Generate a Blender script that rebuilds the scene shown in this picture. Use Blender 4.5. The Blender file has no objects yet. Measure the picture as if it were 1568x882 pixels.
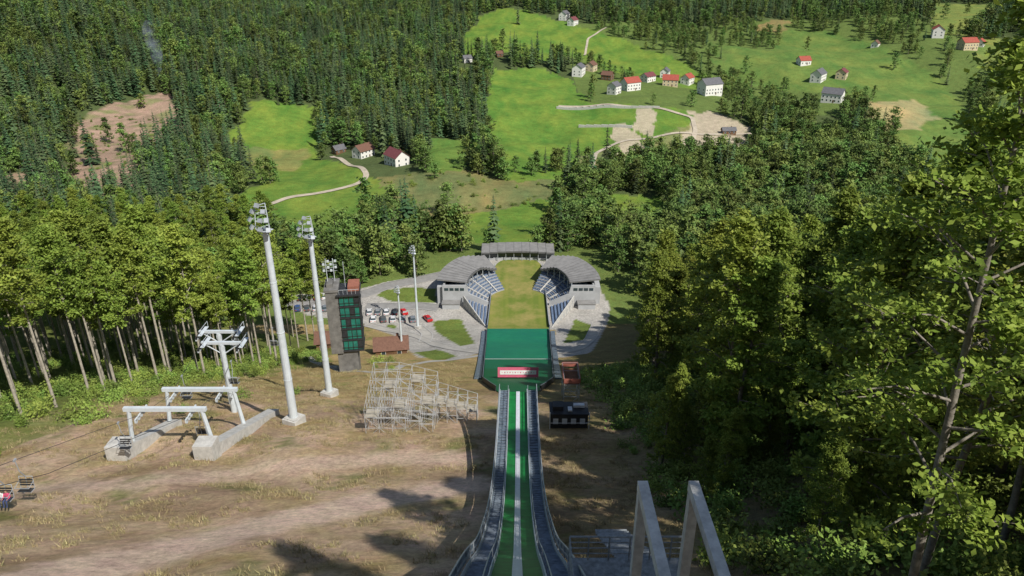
import bpy, math, numpy as np
from mathutils import Vector, Matrix
R=math.radians
rng=np.random.default_rng(7)
scene=bpy.context.scene
F=1150.0; PIT=R(25.6); CP,SP=math.cos(PIT),math.sin(PIT)

# ------------------------------------------------------------------ terrain
py=[-200,-60,0,22,40,57,71,77,100,121,156,185,205,262,300,350,500,700,900,1170,1300,1600,2200,4000]
pz=[90,22,-14,-27,-38.5,-47.5,-52.5,-55,-66,-76.5,-94.5,-106,-111.3,-112,-119,-130,-140,-134,-124,-108,-92,-30,100,250]
ty=np.arange(-200,4001,1.0); tz=np.interp(ty,py,pz)
w=np.hanning(19); w/=w.sum()
tz=np.convolve(np.pad(tz,9,mode='edge'),w,mode='valid')
def sn(x,y,wl,seed,n=7):
    r=np.random.default_rng(seed); s=0
    for i in range(n):
        a=r.uniform(0,2*np.pi); k=2*np.pi/(wl*r.uniform(.55,1.5)); p=r.uniform(0,6.28)
        s=s+np.sin((x*np.cos(a)+y*np.sin(a))*k+p+1.3*np.sin((x*np.sin(a)-y*np.cos(a))*k*.6+p))
    return s/math.sqrt(n)*0.8
def ss(a,b,t):
    t=np.clip((t-a)/(b-a),0,1); return t*t*(3-2*t)
def H(x,y):
    x=np.asarray(x,float); y=np.asarray(y,float)
    z=np.interp(y,ty,tz)
    near=1-ss(185,210,y)
    z=z+near*np.minimum(np.maximum(x-13,0)*.16,7)
    z=z+near*np.where(x<-12,.35*sn(x,y,18,3),0)*ss(12,20,np.abs(x))
    z=z+near*np.where(x<-70,(-x-70)*.06,0)
    far=ss(275,420,y)
    z=z+far*(4.5*sn(x,y,260,11)+1.3*sn(x,y,70,12))
    z=z+60*np.exp(-((x+520)/240)**2-((y-720)/280)**2)
    z=z+28*np.exp(-((x-560)/240)**2-((y-900)/260)**2)
    z=z+14*np.exp(-((x-60)/170)**2-((y-1080)/150)**2)*far
    return z
def hit(u,v):
    a=(u-784)/F; b=(441-v)/F
    dx,dy,dz=a,CP+b*SP,-SP+b*CP
    t=np.arange(8,3500,1.0)
    h=H(dx*t,dy*t); g=np.where(dz*t<h)[0]
    i=g[0] if len(g) else len(t)-1
    lo,hi=t[max(i-1,0)],t[i]
    for _ in range(12):
        m=(lo+hi)/2
        if dz*m<float(H(dx*m,dy*m)): hi=m
        else: lo=m
    return (dx*hi,dy*hi,float(H(dx*hi,dy*hi)))
def W(pts): return [hit(*p)[:2] for p in pts]
def pip(X,Y,poly):
    ins=np.zeros(X.shape,bool); n=len(poly)
    xs=[p[0] for p in poly]; ys=[p[1] for p in poly]
    bb=(X>min(xs))&(X<max(xs))&(Y>min(ys))&(Y<max(ys))
    Xb,Yb=X[bb],Y[bb]; r=np.zeros(Xb.shape,bool)
    for i in range(n):
        x1,y1=poly[i]; x2,y2=poly[(i+1)%n]
        if y1==y2: continue
        c=((y1>Yb)!=(y2>Yb))&(Xb<(x2-x1)*(Yb-y1)/(y2-y1)+x1)
        r^=c
    ins[bb]=r; return ins
def reach(X,Y): return Y/np.maximum(-H(X,Y),30)/np.maximum(Y,50)
def pipx(X,Y,poly,h,D):
    # clearings reach nearer than their visible lower edge by the height of the trees in front
    r=pip(X,Y,poly)
    for f in (.5,1.0):
        k=1+f*h*D; r|=pip(X*k,Y*k,poly)
    return r

# ------------------------------------------------------------------ materials
def nodes(name):
    m=bpy.data.materials.new(name); m.use_nodes=True
    nt=m.node_tree; return m,nt,nt.nodes['Principled BSDF']
def mat(name,col,rough=.7,var=.18,scale=2.0,metal=0.0,bump=0.0,objcol=False,detail=6,spec=.3):
    m,nt,b=nodes(name); N,L=nt.nodes,nt.links
    tc=N.new('ShaderNodeTexCoord'); no=N.new('ShaderNodeTexNoise')
    no.inputs['Scale'].default_value=scale; no.inputs['Detail'].default_value=detail; no.inputs['Roughness'].default_value=.65
    L.new(tc.outputs['Object'],no.inputs['Vector'])
    mr=N.new('ShaderNodeMapRange'); mr.inputs['From Min'].default_value=.3; mr.inputs['From Max'].default_value=.7
    mr.inputs['To Min'].default_value=1-var; mr.inputs['To Max'].default_value=1+var
    L.new(no.outputs['Fac'],mr.inputs['Value'])
    vm=N.new('ShaderNodeVectorMath'); vm.operation='SCALE'; L.new(mr.outputs[0],vm.inputs['Scale'])
    if objcol:
        oi=N.new('ShaderNodeObjectInfo'); L.new(oi.outputs['Color'],vm.inputs[0])
    else: vm.inputs[0].default_value=col
    L.new(vm.outputs[0],b.inputs['Base Color'])
    b.inputs['Roughness'].default_value=rough; b.inputs['Metallic'].default_value=metal
    b.inputs['Specular IOR Level'].default_value=spec
    if bump:
        bp=N.new('ShaderNodeBump'); bp.inputs['Strength'].default_value=bump; bp.inputs['Distance'].default_value=.1
        L.new(no.outputs['Fac'],bp.inputs['Height']); L.new(bp.outputs[0],b.inputs['Normal'])
    return m
def leafmat(name,c1,c2,trans=.3,objvar=.35,hue=(.475,.515)):
    m,nt,b=nodes(name); N,L=nt.nodes,nt.links
    g=N.new('ShaderNodeNewGeometry'); oi=N.new('ShaderNodeObjectInfo')
    tc=N.new('ShaderNodeTexCoord'); no=N.new('ShaderNodeTexNoise'); no.inputs['Scale'].default_value=.35; no.inputs['Detail'].default_value=2
    L.new(tc.outputs['Object'],no.inputs['Vector'])
    ad=N.new('ShaderNodeMath'); ad.operation='ADD'; L.new(g.outputs['Random Per Island'],ad.inputs[0]); L.new(no.outputs['Fac'],ad.inputs[1])
    ml=N.new('ShaderNodeMath'); ml.operation='MULTIPLY'; L.new(ad.outputs[0],ml.inputs[0]); ml.inputs[1].default_value=.5
    mx=N.new('ShaderNodeMix'); mx.data_type='RGBA'
    mx.inputs[6].default_value=(*c1,1); mx.inputs[7].default_value=(*c2,1); L.new(ml.outputs[0],mx.inputs[0])
    hs=N.new('ShaderNodeHueSaturation'); L.new(mx.outputs[2],hs.inputs['Color'])
    mr=N.new('ShaderNodeMapRange'); mr.inputs['To Min'].default_value=1-objvar; mr.inputs['To Max'].default_value=1+objvar
    L.new(oi.outputs['Random'],mr.inputs['Value']); L.new(mr.outputs[0],hs.inputs['Value'])
    mh=N.new('ShaderNodeMapRange'); mh.inputs['To Min'].default_value=hue[0]; mh.inputs['To Max'].default_value=hue[1]
    m2=N.new('ShaderNodeMath'); m2.operation='FRACT'; m3=N.new('ShaderNodeMath'); m3.operation='MULTIPLY'; m3.inputs[1].default_value=7.3
    L.new(oi.outputs['Random'],m3.inputs[0]); L.new(m3.outputs[0],m2.inputs[0]); L.new(m2.outputs[0],mh.inputs['Value']); L.new(mh.outputs[0],hs.inputs['Hue'])
    b.inputs['Roughness'].default_value=.6; b.inputs['Specular IOR Level'].default_value=.2
    L.new(hs.outputs[0],b.inputs['Base Color'])
    if trans>0:
        tr=N.new('ShaderNodeBsdfTranslucent'); L.new(hs.outputs[0],tr.inputs['Color'])
        ms=N.new('ShaderNodeMixShader'); ms.inputs[0].default_value=trans
        L.new(b.outputs[0],ms.inputs[1]); L.new(tr.outputs[0],ms.inputs[2]); L.new(ms.outputs[0],N['Material Output'].inputs['Surface'])
    return m
M={}
M['steel']=mat('galvanised_steel',(.42,.45,.48),.45,.15,1.5,.3)
M['whitesteel']=mat('painted_steel',(.55,.60,.63),.45,.12,1.2)
M['conc']=mat('concrete',(.48,.47,.44),.85,.22,1.5,bump=.2)
M['stand']=mat('stand_concrete',(.34,.35,.36),.85,.2,1)
M['plaster']=mat('grey_plaster',(.40,.41,.42),.85,.14,.4)
M['roofmetal']=mat('roof_sheet',(.235,.23,.222),.55,.22,.5)
M['roofgrey2']=mat('roof_seam',(.12,.12,.12),.6,.15,1)
M['dark']=mat('dark_panel',(.035,.037,.04),.5,.3,2)
M['darkconc']=mat('dark_concrete',(.17,.165,.155),.8,.35,.8,bump=.2)
M['glass']=mat('glass',(.03,.05,.06),.12,.2,.5,spec=.7)
M['gglass']=mat('green_glass',(.02,.17,.13),.15,.4,.6,spec=.6)
M['blue']=mat('blue_seats',(.13,.18,.27),.6,.3,1.5)
M['bluefence']=mat('blue_fence',(.05,.08,.14),.6,.4,1.2)
M['white']=mat('white_paint',(.7,.7,.68),.6,.12,1)
M['red']=mat('red_paint',(.55,.03,.03),.5,.15,3)
M['brownroof']=mat('brown_roof',(.16,.085,.06),.8,.25,2)
M['redroof']=mat('red_tile_roof',(.34,.08,.055),.8,.25,1)
M['marroof']=mat('maroon_roof',(.17,.055,.06),.8,.25,1)
M['greyroof']=mat('grey_roof',(.13,.13,.14),.7,.25,1)
M['wallw']=mat('house_render_white',(.78,.76,.72),.85,.08,1)
M['wally']=mat('house_render_cream',(.6,.5,.33),.85,.1,1)
M['wood']=mat('wood_wall',(.16,.09,.05),.8,.3,3)
M['asph']=mat('asphalt',(.26,.255,.245),.9,.18,.5)
M['pave']=mat('pale_paving',(.40,.38,.34),.9,.2,.5)
M['dirtroad']=mat('gravel_track',(.46,.40,.31),.95,.25,.3)
M['kerb']=mat('kerb_stone',(.46,.45,.43),.85,.1,2)
M['tarp']=mat('grey_tarp',(.12,.16,.20),.38,.75,1.8,bump=.7,spec=.5)
M['tread']=mat('stair_tread',(.17,.20,.235),.5,.5,2.5,.2)
M['track']=mat('inrun_track',(.68,.70,.74),.35,.12,3)
M['rubber']=mat('tyre_rubber',(.02,.02,.02),.8)
M['car']=mat('car_paint',(1,1,1),.3,.03,1,objcol=True,spec=.6)
M['bark']=mat('bark',(.20,.175,.14),.9,.35,3,bump=.4)
M['barkl']=mat('pale_bark',(.38,.34,.28),.9,.35,3,bump=.4)
M['barkm']=mat('grey_bark',(.24,.215,.18),.9,.45,3,bump=.5)
M['cable']=mat('cable',(.05,.05,.05),.5)
M['skin']=mat('skin',(.5,.3,.22),.6,.05,5)
M['pink']=mat('pink_jacket',(.65,.10,.20),.8,.1,8)
M['jeans']=mat('blue_trousers',(.05,.07,.16),.9,.15,8)
M['hair']=mat('hair',(.07,.04,.02),.7)
M['leaf']=leafmat('beech_leaves',(.10,.175,.022),(.33,.39,.07),.3,.28,(.472,.512))
M['leafl']=leafmat('pale_leaves',(.11,.20,.028),(.29,.37,.065),.2,.28,(.475,.515))
M['leaff']=leafmat('far_leaves',(.065,.13,.028),(.175,.25,.06),0,.45,(.465,.525))
M['needle']=leafmat('spruce_needles',(.030,.072,.030),(.10,.15,.062),0,.55,(.455,.53))
M['bushl']=leafmat('bush_leaves',(.11,.19,.03),(.22,.30,.065),0,.4,(.47,.515))
M['grassb']=leafmat('grass_blades',(.24,.22,.09),(.46,.38,.21),0,.3)

# ------------------------------------------------------------------ builder
class B:
    def __init__(s): s.v=[]; s.f=[]; s.m=[]
    def quadbox(s,P8,mi=0):
        n=len(s.v); s.v+=[tuple(p) for p in P8]
        for q in ((0,3,2,1),(4,5,6,7),(0,1,5,4),(1,2,6,5),(2,3,7,6),(3,0,4,7)):
            s.f.append(tuple(n+i for i in q)); s.m.append(mi)
    def box(s,c,d,rz=0,mi=0,rx=0):
        x,y,z=d[0]/2,d[1]/2,d[2]/2; ca,sa=math.cos(rz),math.sin(rz); cx,sx=math.cos(rx),math.sin(rx); P=[]
        for k in (-z,z):
            for i,j in ((-x,-y),(x,-y),(x,y),(-x,y)):
                jj,kk=j*cx-k*sx, j*sx+k*cx
                P.append((c[0]+i*ca-jj*sa,c[1]+i*sa+jj*ca,c[2]+kk))
        s.quadbox(P,mi)
    def tube(s,p,q,r1,r2=None,n=6,mi=0,cap=True):
        r2=r1 if r2 is None else r2
        p=Vector(p); q=Vector(q); d=(q-p)
        if d.length<1e-6: return
        d.normalize(); a=d.orthogonal().normalized(); b=d.cross(a); k=len(s.v)
        for c,r in ((p,r1),(q,r2)):
            for i in range(n):
                t=2*math.pi*i/n; s.v.append(tuple(c+a*(r*math.cos(t))+b*(r*math.sin(t))))
        for i in range(n):
            j=(i+1)%n; s.f.append((k+i,k+j,k+n+j,k+n+i)); s.m.append(mi)
        if cap:
            s.f.append(tuple(k+i for i in reversed(range(n)))); s.m.append(mi)
            s.f.append(tuple(k+n+i for i in range(n))); s.m.append(mi)
    def prismx(s,poly,x0,x1,mi=0):
        k=len(s.v); n=len(poly)
        for x in (x0,x1):
            for a,b in poly: s.v.append((x,a,b))
        for i in range(n):
            j=(i+1)%n; s.f.append((k+i,k+j,k+n+j,k+n+i)); s.m.append(mi)
        s.f.append(tuple(k+i for i in range(n))); s.m.append(mi)
        s.f.append(tuple(k+n+i for i in reversed(range(n)))); s.m.append(mi)
    def face(s,pts,mi=0):
        k=len(s.v); s.v+=[tuple(p) for p in pts]; s.f.append(tuple(range(k,k+len(pts)))); s.m.append(mi)
    def obj(s,name,mats,parent=None,loc=None,smooth=False,fix=True):
        me=bpy.data.meshes.new(name); me.from_pydata(s.v,[],s.f)
        for m in mats: me.materials.append(m)
        me.polygons.foreach_set('material_index',s.m)
        if fix:
            import bmesh
            bm=bmesh.new(); bm.from_mesh(me); bmesh.ops.recalc_face_normals(bm,faces=bm.faces); bm.to_mesh(me); bm.free()
        if smooth: me.polygons.foreach_set('use_smooth',[True]*len(me.polygons))
        me.update()
        o=bpy.data.objects.new(name,me); scene.collection.objects.link(o)
        if parent: o.parent=parent
        if loc: o.location=loc
        return o
def empty(name,loc=(0,0,0),rz=0):
    e=bpy.data.objects.new(name,None); scene.collection.objects.link(e); e.location=loc; e.rotation_euler=(0,0,rz); e.empty_display_size=.5
    return e
def npmesh(name,V,Q,mats,mi=None,smooth=False):
    me=bpy.data.meshes.new(name); V=np.asarray(V,np.float32); Q=np.asarray(Q,np.int32)
    me.vertices.add(len(V)); me.vertices.foreach_set('co',V.ravel())
    k=Q.shape[1]; me.loops.add(Q.size); me.loops.foreach_set('vertex_index',Q.ravel())
    me.polygons.add(len(Q)); me.polygons.foreach_set('loop_start',np.arange(0,Q.size,k,dtype=np.int32))
    for m in mats: me.materials.append(m)
    if mi is not None: me.polygons.foreach_set('material_index',np.asarray(mi,np.int32))
    if smooth: me.polygons.foreach_set('use_smooth',np.ones(len(Q),bool))
    me.update(calc_edges=True); me.validate(); return me

# ------------------------------------------------------------------ land cover (world polygons)
G1=(.15,.24,.04);G2=(.19,.24,.06);G3=(.14,.215,.05)
fields=[
 (W([(385,158),(487,163),(482,222),(415,225),(340,218),(372,182)]),G1),
 (W([(372,225),(480,236),(505,246),(560,262),(600,288),(612,300),(560,330),(535,372),(430,372),(380,345),(338,310),(400,285),(420,268),(385,262)]),(.145,.23,.04)),
 (W([(378,224),(474,228),(475,240),(450,262),(385,250)]),(.22,.235,.075)),
 (W([(706,62),(735,28),(760,13),(810,16),(870,34),(960,62),(1040,92),(1095,122),(1010,112),(960,98),(880,72),(820,80),(770,62),(730,70)]),G1),
 (W([(756,106),(830,104),(868,118),(905,158),(975,160),(1060,172),(1062,205),(960,232),(905,262),(850,262),(790,262),(752,225),(740,165)]),(.14,.24,.04)),
 (W([(880,240),(950,222),(1060,195),(1040,230),(960,250),(900,262)]),(.21,.235,.09)),
 (W([(650,218),(722,215),(700,258),(655,256)]),(.13,.22,.045)),
 (W([(580,272),(700,262),(850,278),(868,300),(800,320),(700,338),(610,345),(570,320),(610,298)]),(.185,.195,.075)),
 (W([(640,348),(720,330),(760,318),(858,304),(834,374),(750,376),(640,372)]),G1),
 (W([(1080,66),(1180,78),(1196,46),(1260,46),(1330,62),(1392,88),(1440,120),(1500,188),(1420,182),(1385,160),(1330,126),(1240,106),(1150,98)]),G3),
 (W([(1150,40),(1200,30),(1210,46),(1160,50)]),(.24,.20,.08)),
 (W([(1425,5),(1535,8),(1500,30),(1430,30)]),G2),
 (W([(1320,158),(1400,152),(1432,178),(1362,186)]),(.36,.32,.15)),
 (W([(1370,200),(1445,190),(1568,215),(1568,300),(1450,290)]),G3),
 (W([(900,300),(1010,296),(1030,352),(940,350)]),G1),
 (W([(1500,60),(1568,55),(1568,80),(1520,84)]),G2),
]
fh=[12,10,0,8,12,8,12,7,9,12,0,8,8,10,8,8]
dirtp=[W([(1055,172),(1085,170),(1150,198),(1130,215),(1060,222),(1040,212),(1060,195)]),
       W([(940,190),(968,192),(985,222),(950,230)]),W([(975,168),(1000,166),(1000,194),(978,190)])]
clear=W([(100,250),(108,200),(128,180),(150,165),(205,152),(268,138),(274,168),(250,186),(242,210),(218,222),(206,252),(180,262),(140,285),(112,268)])
clear2=W([(0,268),(30,265),(60,285),(20,300)])
plaza=W([(440,452),(545,444),(590,432),(640,424),(700,412),(745,398),(850,400),(905,420),(935,470),(925,505),(905,540),(850,548),(850,505),(745,500),(738,540),(700,550),(640,548),(600,512),(560,497),(470,482),(438,466)])
lawns=[W([(576,452),(590,444),(625,440),(668,442),(668,464),(600,462)]),W([(662,492),(706,488),(728,526),(706,530),(668,508)]),
       W([(862,526),(880,488),(908,498),(895,520)]),W([(632,540),(668,535),(700,545),(665,552)]),W([(592,498),(606,496),(606,504),(594,504)])]
leftedge=W([(0,655),(60,645),(130,615),(300,585),(400,565),(485,535)])
lex=np.array([p[0] for p in leftedge]); ley=np.array([p[1] for p in leftedge]); o_=np.argsort(ley); lex,ley=lex[o_],ley[o_]
def leftforest(X,Y):
    lim=np.interp(Y,ley,lex); lim=np.where(Y>195,-88,lim); return X<lim
track1=W([(60,882),(230,850),(420,800),(560,770),(720,742)]); track2=W([(40,752),(200,742),(400,716),(560,705),(700,700)])
def seg_d(X,Y,pl):
    d=np.full(X.shape,1e9)
    for (x1,y1),(x2,y2) in zip(pl[:-1],pl[1:]):
        L2=(x2-x1)**2+(y2-y1)**2+1e-9; t=np.clip(((X-x1)*(x2-x1)+(Y-y1)*(y2-y1))/L2,0,1)
        d=np.minimum(d,np.hypot(X-x1-t*(x2-x1),Y-y1-t*(y2-y1)))
    return d
def colour(X,Y):
    C=np.zeros(X.shape+(3,)); C[:]=(.085,.115,.042)
    def mix(mask,c):
        mask=np.clip(mask,0,1)[...,None]; C[:]=C*(1-mask)+np.array(c)*mask
    nx=X+sn(X,Y,45,21)*3+sn(X,Y,14,22)*1.2; ny=Y+sn(X,Y,45,23)*5+sn(X,Y,14,24)*2
    far=Y>262
    n=sn(X,Y,60,31)*.5+sn(X,Y*.5,13,32)*.3; n5=sn(X*.4,Y,8,33)*.5; D=reach(nx,ny)
    vill=(Y>600)&(Y<1000)&(X>60)&(X<480); mix(vill*.8,(.14,.20,.05))
    for (poly,c),h in zip(fields,fh):
        mk=pipx(nx,ny,poly,h,D)&far
        for k in range(3): C[...,k][mk]=(c[k]*(1+.18*n+.10*n5))[mk]
        C[...,0][mk]*= (1+.28*np.clip(n,-1,1))[mk]
    for p in dirtp: mix((pipx(nx,ny,p,5,D)&far)*.85,(.50,.42,.31))
    mk=pipx(nx,ny,clear,14,D); mix(mk*(.75+.25*sn(X,Y,12,40)),(.42,.28,.215)); 
    mk=mk&(sn(X,Y,22,41)>.55); mix(mk*.7,(.19,.22,.08))
    mix(pipx(nx,ny,clear2,12,D)*.8,(.36,.25,.18))
    nr=(Y<=205)
    n1=sn(X,Y,14,51)*.5+sn(X,Y,5,52)*.35+.5; n2=sn(X,Y,9,53)*.5+.5; n3=sn(X,Y,3,54)*.5+.5; n4=sn(X,Y,22,60)*.5+.5
    mix(nr*1.0,(.42,.305,.145)); mix(nr*np.clip(n1,0,1)*.65,(.27,.215,.08))
    mix(nr*(1-ss(80,105,Y+sn(X,Y,12,57)*7))*np.clip(.5+.8*(n2-.3)+.4*(n3-.5),0,1)*.85,(.60,.43,.31))
    mix(nr*ss(.5,.95,n4+.25*(n3-.5))*.6*(Y<110),(.26,.18,.105))
    mix(nr*ss(.72,1.0,sn(X,Y,11,55)*.5+sn(X,Y,3,56)*.2+.4)*.65,(.17,.21,.055))
    d=seg_d(X,Y,track1); mix(nr*(1-ss(2.2,4.2,d+n3*1.5))*.9,(.68,.51,.40))
    d=seg_d(X,Y,track2); mix(nr*(1-ss(1.5,3.6,d+n3*1.5))*.7,(.64,.48,.37))
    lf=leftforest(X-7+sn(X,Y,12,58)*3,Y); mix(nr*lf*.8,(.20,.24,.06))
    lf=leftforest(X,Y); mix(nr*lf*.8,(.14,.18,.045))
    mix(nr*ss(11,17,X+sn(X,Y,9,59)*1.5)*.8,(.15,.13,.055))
    mix(nr*ss(1,5,X)*(1-ss(11,17,X))*.5*(Y<150),(.22,.175,.075))
    mid=(Y>150)&(Y<285)
    mix(((Y>205)&(Y<=285))*1.0,(.14,.19,.05))
    pz_=pip(X,Y,plaza); mix((pz_&mid)*1.0,(.42,.40,.365))
    for l in lawns: mix(pip(X,Y,l)*1.0,(.15,.20,.045))
    return np.clip(C,0.01,1)
def axis(step,dense,mx,g):
    a=[0.0]
    while a[-1]<mx: a.append(a[-1]+(step if a[-1]<dense else max(step,g*a[-1]*min(1,.35+(a[-1]-dense)/dense))))
    return np.array(a)
ax=axis(.75,72,2600,.013); xs=np.concatenate([-ax[:0:-1],ax])
ay=axis(.85,272,3600,.0085); ys=np.concatenate([np.arange(-160,0,4.0),ay])
X,Y=np.meshgrid(xs,ys); Z=H(X,Y)
V=np.stack([X,Y,Z],-1).reshape(-1,3); nxx,nyy=len(xs),len(ys)
idx=np.arange(nxx*nyy).reshape(nyy,nxx); Q=np.stack([idx[:-1,:-1],idx[:-1,1:],idx[1:,1:],idx[1:,:-1]],-1).reshape(-1,4)
gm,nt,bs=nodes('terrain_ground'); N,L=nt.nodes,nt.links
at=N.new('ShaderNodeAttribute'); at.attribute_name='Col'; tc=N.new('ShaderNodeTexCoord')
def noise(sc,det=6,ro=.65):
    n=N.new('ShaderNodeTexNoise'); n.inputs['Scale'].default_value=sc; n.inputs['Detail'].default_value=det; n.inputs['Roughness'].default_value=ro
    L.new(tc.outputs['Object'],n.inputs['Vector']); return n
def mrange(n,a,b,f0=.3,f1=.7):
    m=N.new('ShaderNodeMapRange'); m.inputs['From Min'].default_value=f0; m.inputs['From Max'].default_value=f1
    m.inputs['To Min'].default_value=a; m.inputs['To Max'].default_value=b; L.new(n.outputs['Fac'],m.inputs['Value']); return m
nA=noise(1.6,9,.78); nB=noise(.22,6); a1=mrange(nA,.56,1.36); a2=mrange(nB,.80,1.18)
mm=N.new('ShaderNodeMath'); mm.operation='MULTIPLY'; L.new(a1.outputs[0],mm.inputs[0]); L.new(a2.outputs[0],mm.inputs[1])
vm=N.new('ShaderNodeVectorMath'); vm.operation='SCALE'; L.new(at.outputs['Color'],vm.inputs[0]); L.new(mm.outputs[0],vm.inputs['Scale'])
hs=N.new('ShaderNodeHueSaturation'); L.new(vm.outputs[0],hs.inputs['Color']); a3=mrange(noise(.5,5),.482,.518); L.new(a3.outputs[0],hs.inputs['Hue'])
L.new(hs.outputs[0],bs.inputs['Base Color']); bs.inputs['Roughness'].default_value=.95; bs.inputs['Specular IOR Level'].default_value=.1
bp=N.new('ShaderNodeBump'); bp.inputs['Strength'].default_value=.8; bp.inputs['Distance'].default_value=.35; L.new(nA.outputs['Fac'],bp.inputs['Height']); L.new(bp.outputs[0],bs.inputs['Normal'])
me=npmesh('terrain_ground',V,Q,[gm],smooth=True)
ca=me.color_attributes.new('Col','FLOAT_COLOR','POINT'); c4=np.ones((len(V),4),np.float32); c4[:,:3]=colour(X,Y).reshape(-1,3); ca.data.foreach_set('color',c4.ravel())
scene.collection.objects.link(bpy.data.objects.new('terrain_ground',me))

# ------------------------------------------------------------------ tree prototypes
def leafquads(C,size,up=1.0,asp=.55):
    n=len(C); nr=rng.normal(size=(n,3)); nr[:,2]=np.abs(nr[:,2])+up; nr/=np.linalg.norm(nr,axis=1)[:,None]
    t=rng.normal(size=(n,3)); u=np.cross(nr,t); u/=np.linalg.norm(u,axis=1)[:,None]; w_=np.cross(nr,u)
    s=size[:,None]
    V=np.stack([C-u*s,C-w_*s*asp,C+u*s,C+w_*s*asp],1).reshape(-1,3); return V,np.arange(4*n).reshape(n,4)
def combine(parts,name,mats):
    Vs=[];Qs=[];ms=[];k=0
    for V,Q,m in parts: Vs.append(V); Qs.append(Q+k); ms.append(np.full(len(Q),m)); k+=len(V)
    return npmesh(name,np.concatenate(Vs),np.concatenate(Qs),mats,np.concatenate(ms))
def tubes(segs,n=5):
    V=[];Q=[]
    for p,q,r1,r2 in segs:
        p=Vector(p);q=Vector(q);d=(q-p)
        if d.length<1e-5: continue
        d.normalize();a=d.orthogonal().normalized();b=d.cross(a);k=len(V)
        for c,r in ((p,r1),(q,r2)):
            for i in range(n):
                t=6.2832*i/n; V.append(tuple(c+a*(r*math.cos(t))+b*(r*math.sin(t))))
        for i in range(n): j=(i+1)%n; Q.append((k+i,k+j,k+n+j,k+n+i))
    return np.array(V),np.array(Q)
def broadleaf(name,Ht,R0,t0,nl,ncl,nleaf,ls,tr,mats,spread=.75,sides=6,lean=.02,rnd=(.78,.2,.75)):
    ph=rng.uniform(0,6.28,2); ln=rng.normal(size=2)*lean*Ht
    def trunk(t): return np.array([ln[0]*t*t+.25*math.sin(3*t+ph[0])*t*Ht/25,ln[1]*t*t+.25*math.sin(4*t+ph[1])*t*Ht/25,Ht*t*.97])
    segs=[];K=8
    for i in range(K):
        a,b=i/K,(i+1)/K; segs.append((trunk(a)-np.array([0,0,1.5 if i==0 else 0]),trunk(b),tr*(1-a)**.8+.03,tr*(1-b)**.8+.03))
    cs=[];rs=[]
    for i in range(nl):
        t=t0+(1-t0)*((i+.5)/nl)**.85; s=(t-t0)/(1-t0)
        rad=R0*(math.sin(math.pi*min(.98,s*rnd[0]+rnd[1]))**rnd[2])*rng.uniform(.45,1.25)
        az=i*2.4+rng.uniform(-.5,.5); el=R(8+55*s+rng.uniform(-12,12)); p0=trunk(t)
        d=np.array([math.cos(az)*math.cos(el),math.sin(az)*math.cos(el),math.sin(el)])
        pm=p0+d*rad*.5+np.array([0,0,.05*rad]); p1=p0+d*rad+np.array([0,0,-.10*rad])
        r0=max(.03,tr*.38*(1-t)+.03); segs+= [(p0,pm,r0,r0*.6),(pm,p1,r0*.6,.015)]
        for k in range(ncl):
            f=.28+.75*rng.uniform()**.8
            c=(p0+(pm-p0)*f*2 if f<.5 else pm+(p1-pm)*(f*2-1))+rng.normal(size=3)*rad*np.array([.17,.17,.10])
            cs.append(c); rs.append(rng.uniform(.5,1.15)*spread)
            if k%3==0: segs.append((p0+(p1-p0)*min(f,1)*.8,c,.03,.01))
    cs=np.array(cs); rs=np.array(rs); n=len(cs)
    P=np.repeat(cs,nleaf,0)+rng.normal(size=(n*nleaf,3))*np.repeat(rs,nleaf)[:,None]*np.array([.6,.6,.3])
    sz=rng.uniform(.6,1.3,len(P))*ls
    V1,Q1=leafquads(P,sz,.7); V0,Q0=tubes(segs,sides)
    return combine([(V0,Q0,0),(V1,Q1,1)],name,mats)
def spruce(name,Ht,R0,nt_,nb,seed=0):
    V=[];Q=[]
    for k in range(nt_):
        s=k/nt_; z=Ht*(.08+.92*s**.95); r=R0*(1-s)**.75*rng.uniform(.7,1.15)+.15
        for j in range(nb):
            if rng.uniform()<.12: continue
            a=6.2832*(j+rng.uniform(-.35,.35))/nb+k*1.3; rr=r*rng.uniform(.55,1.25); dz=-rr*rng.uniform(.2,.5); wd=rr*rng.uniform(.22,.40)
            c,s_=math.cos(a),math.sin(a); z0=z+rng.uniform(-.3,.3)+.25; q=len(V)
            V+=[(c*.1,s_*.1,z0+.1),(c*rr*.6-s_*wd,s_*rr*.6+c*wd,z0+dz*.65-.2),(c*rr,s_*rr,z0+dz),(c*rr*.6+s_*wd,s_*rr*.6-c*wd,z0+dz*.65-.2)]
            Q.append((q,q+1,q+2,q+3))
    q=len(V)
    V+=[(.12,0,Ht*.9),(0,.12,Ht*.9),(0,0,Ht*1.04),(-.12,-.1,Ht*.9)]; Q.append((q,q+1,q+2,q+3))
    V0,Q0=tubes([((0,0,-1.5),(0,0,Ht*.5),.24,.15),((0,0,Ht*.5),(0,0,Ht),.15,.03)],5)
    return combine([(V0,Q0,0),(np.array(V),np.array(Q),1)],name,[M['bark'],M['needle']])
def bush(name,n,r,h,ls,m):
    d=rng.normal(size=(9,3))*np.array([r*.5,r*.5,h*.25])+np.array([0,0,h*.45])
    P=np.repeat(d,n,0)+rng.normal(size=(9*n,3))*np.array([r*.35,r*.35,h*.22]); P[:,2]=np.abs(P[:,2])
    V1,Q1=leafquads(P,rng.uniform(.6,1.3,len(P))*ls,.6)
    V0,Q0=tubes([((0,0,-.3),tuple(d[i]),.04,.01) for i in range(6)],4)
    return combine([(V0,Q0,0),(V1,Q1,1)],name,[M['bark'],m])
def coll(name,meshes):
    c=bpy.data.collections.new(name)
    for i,m in enumerate(meshes):
        c.objects.link(bpy.data.objects.new('%s_%02d'%(name,i),m))
    return c
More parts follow.
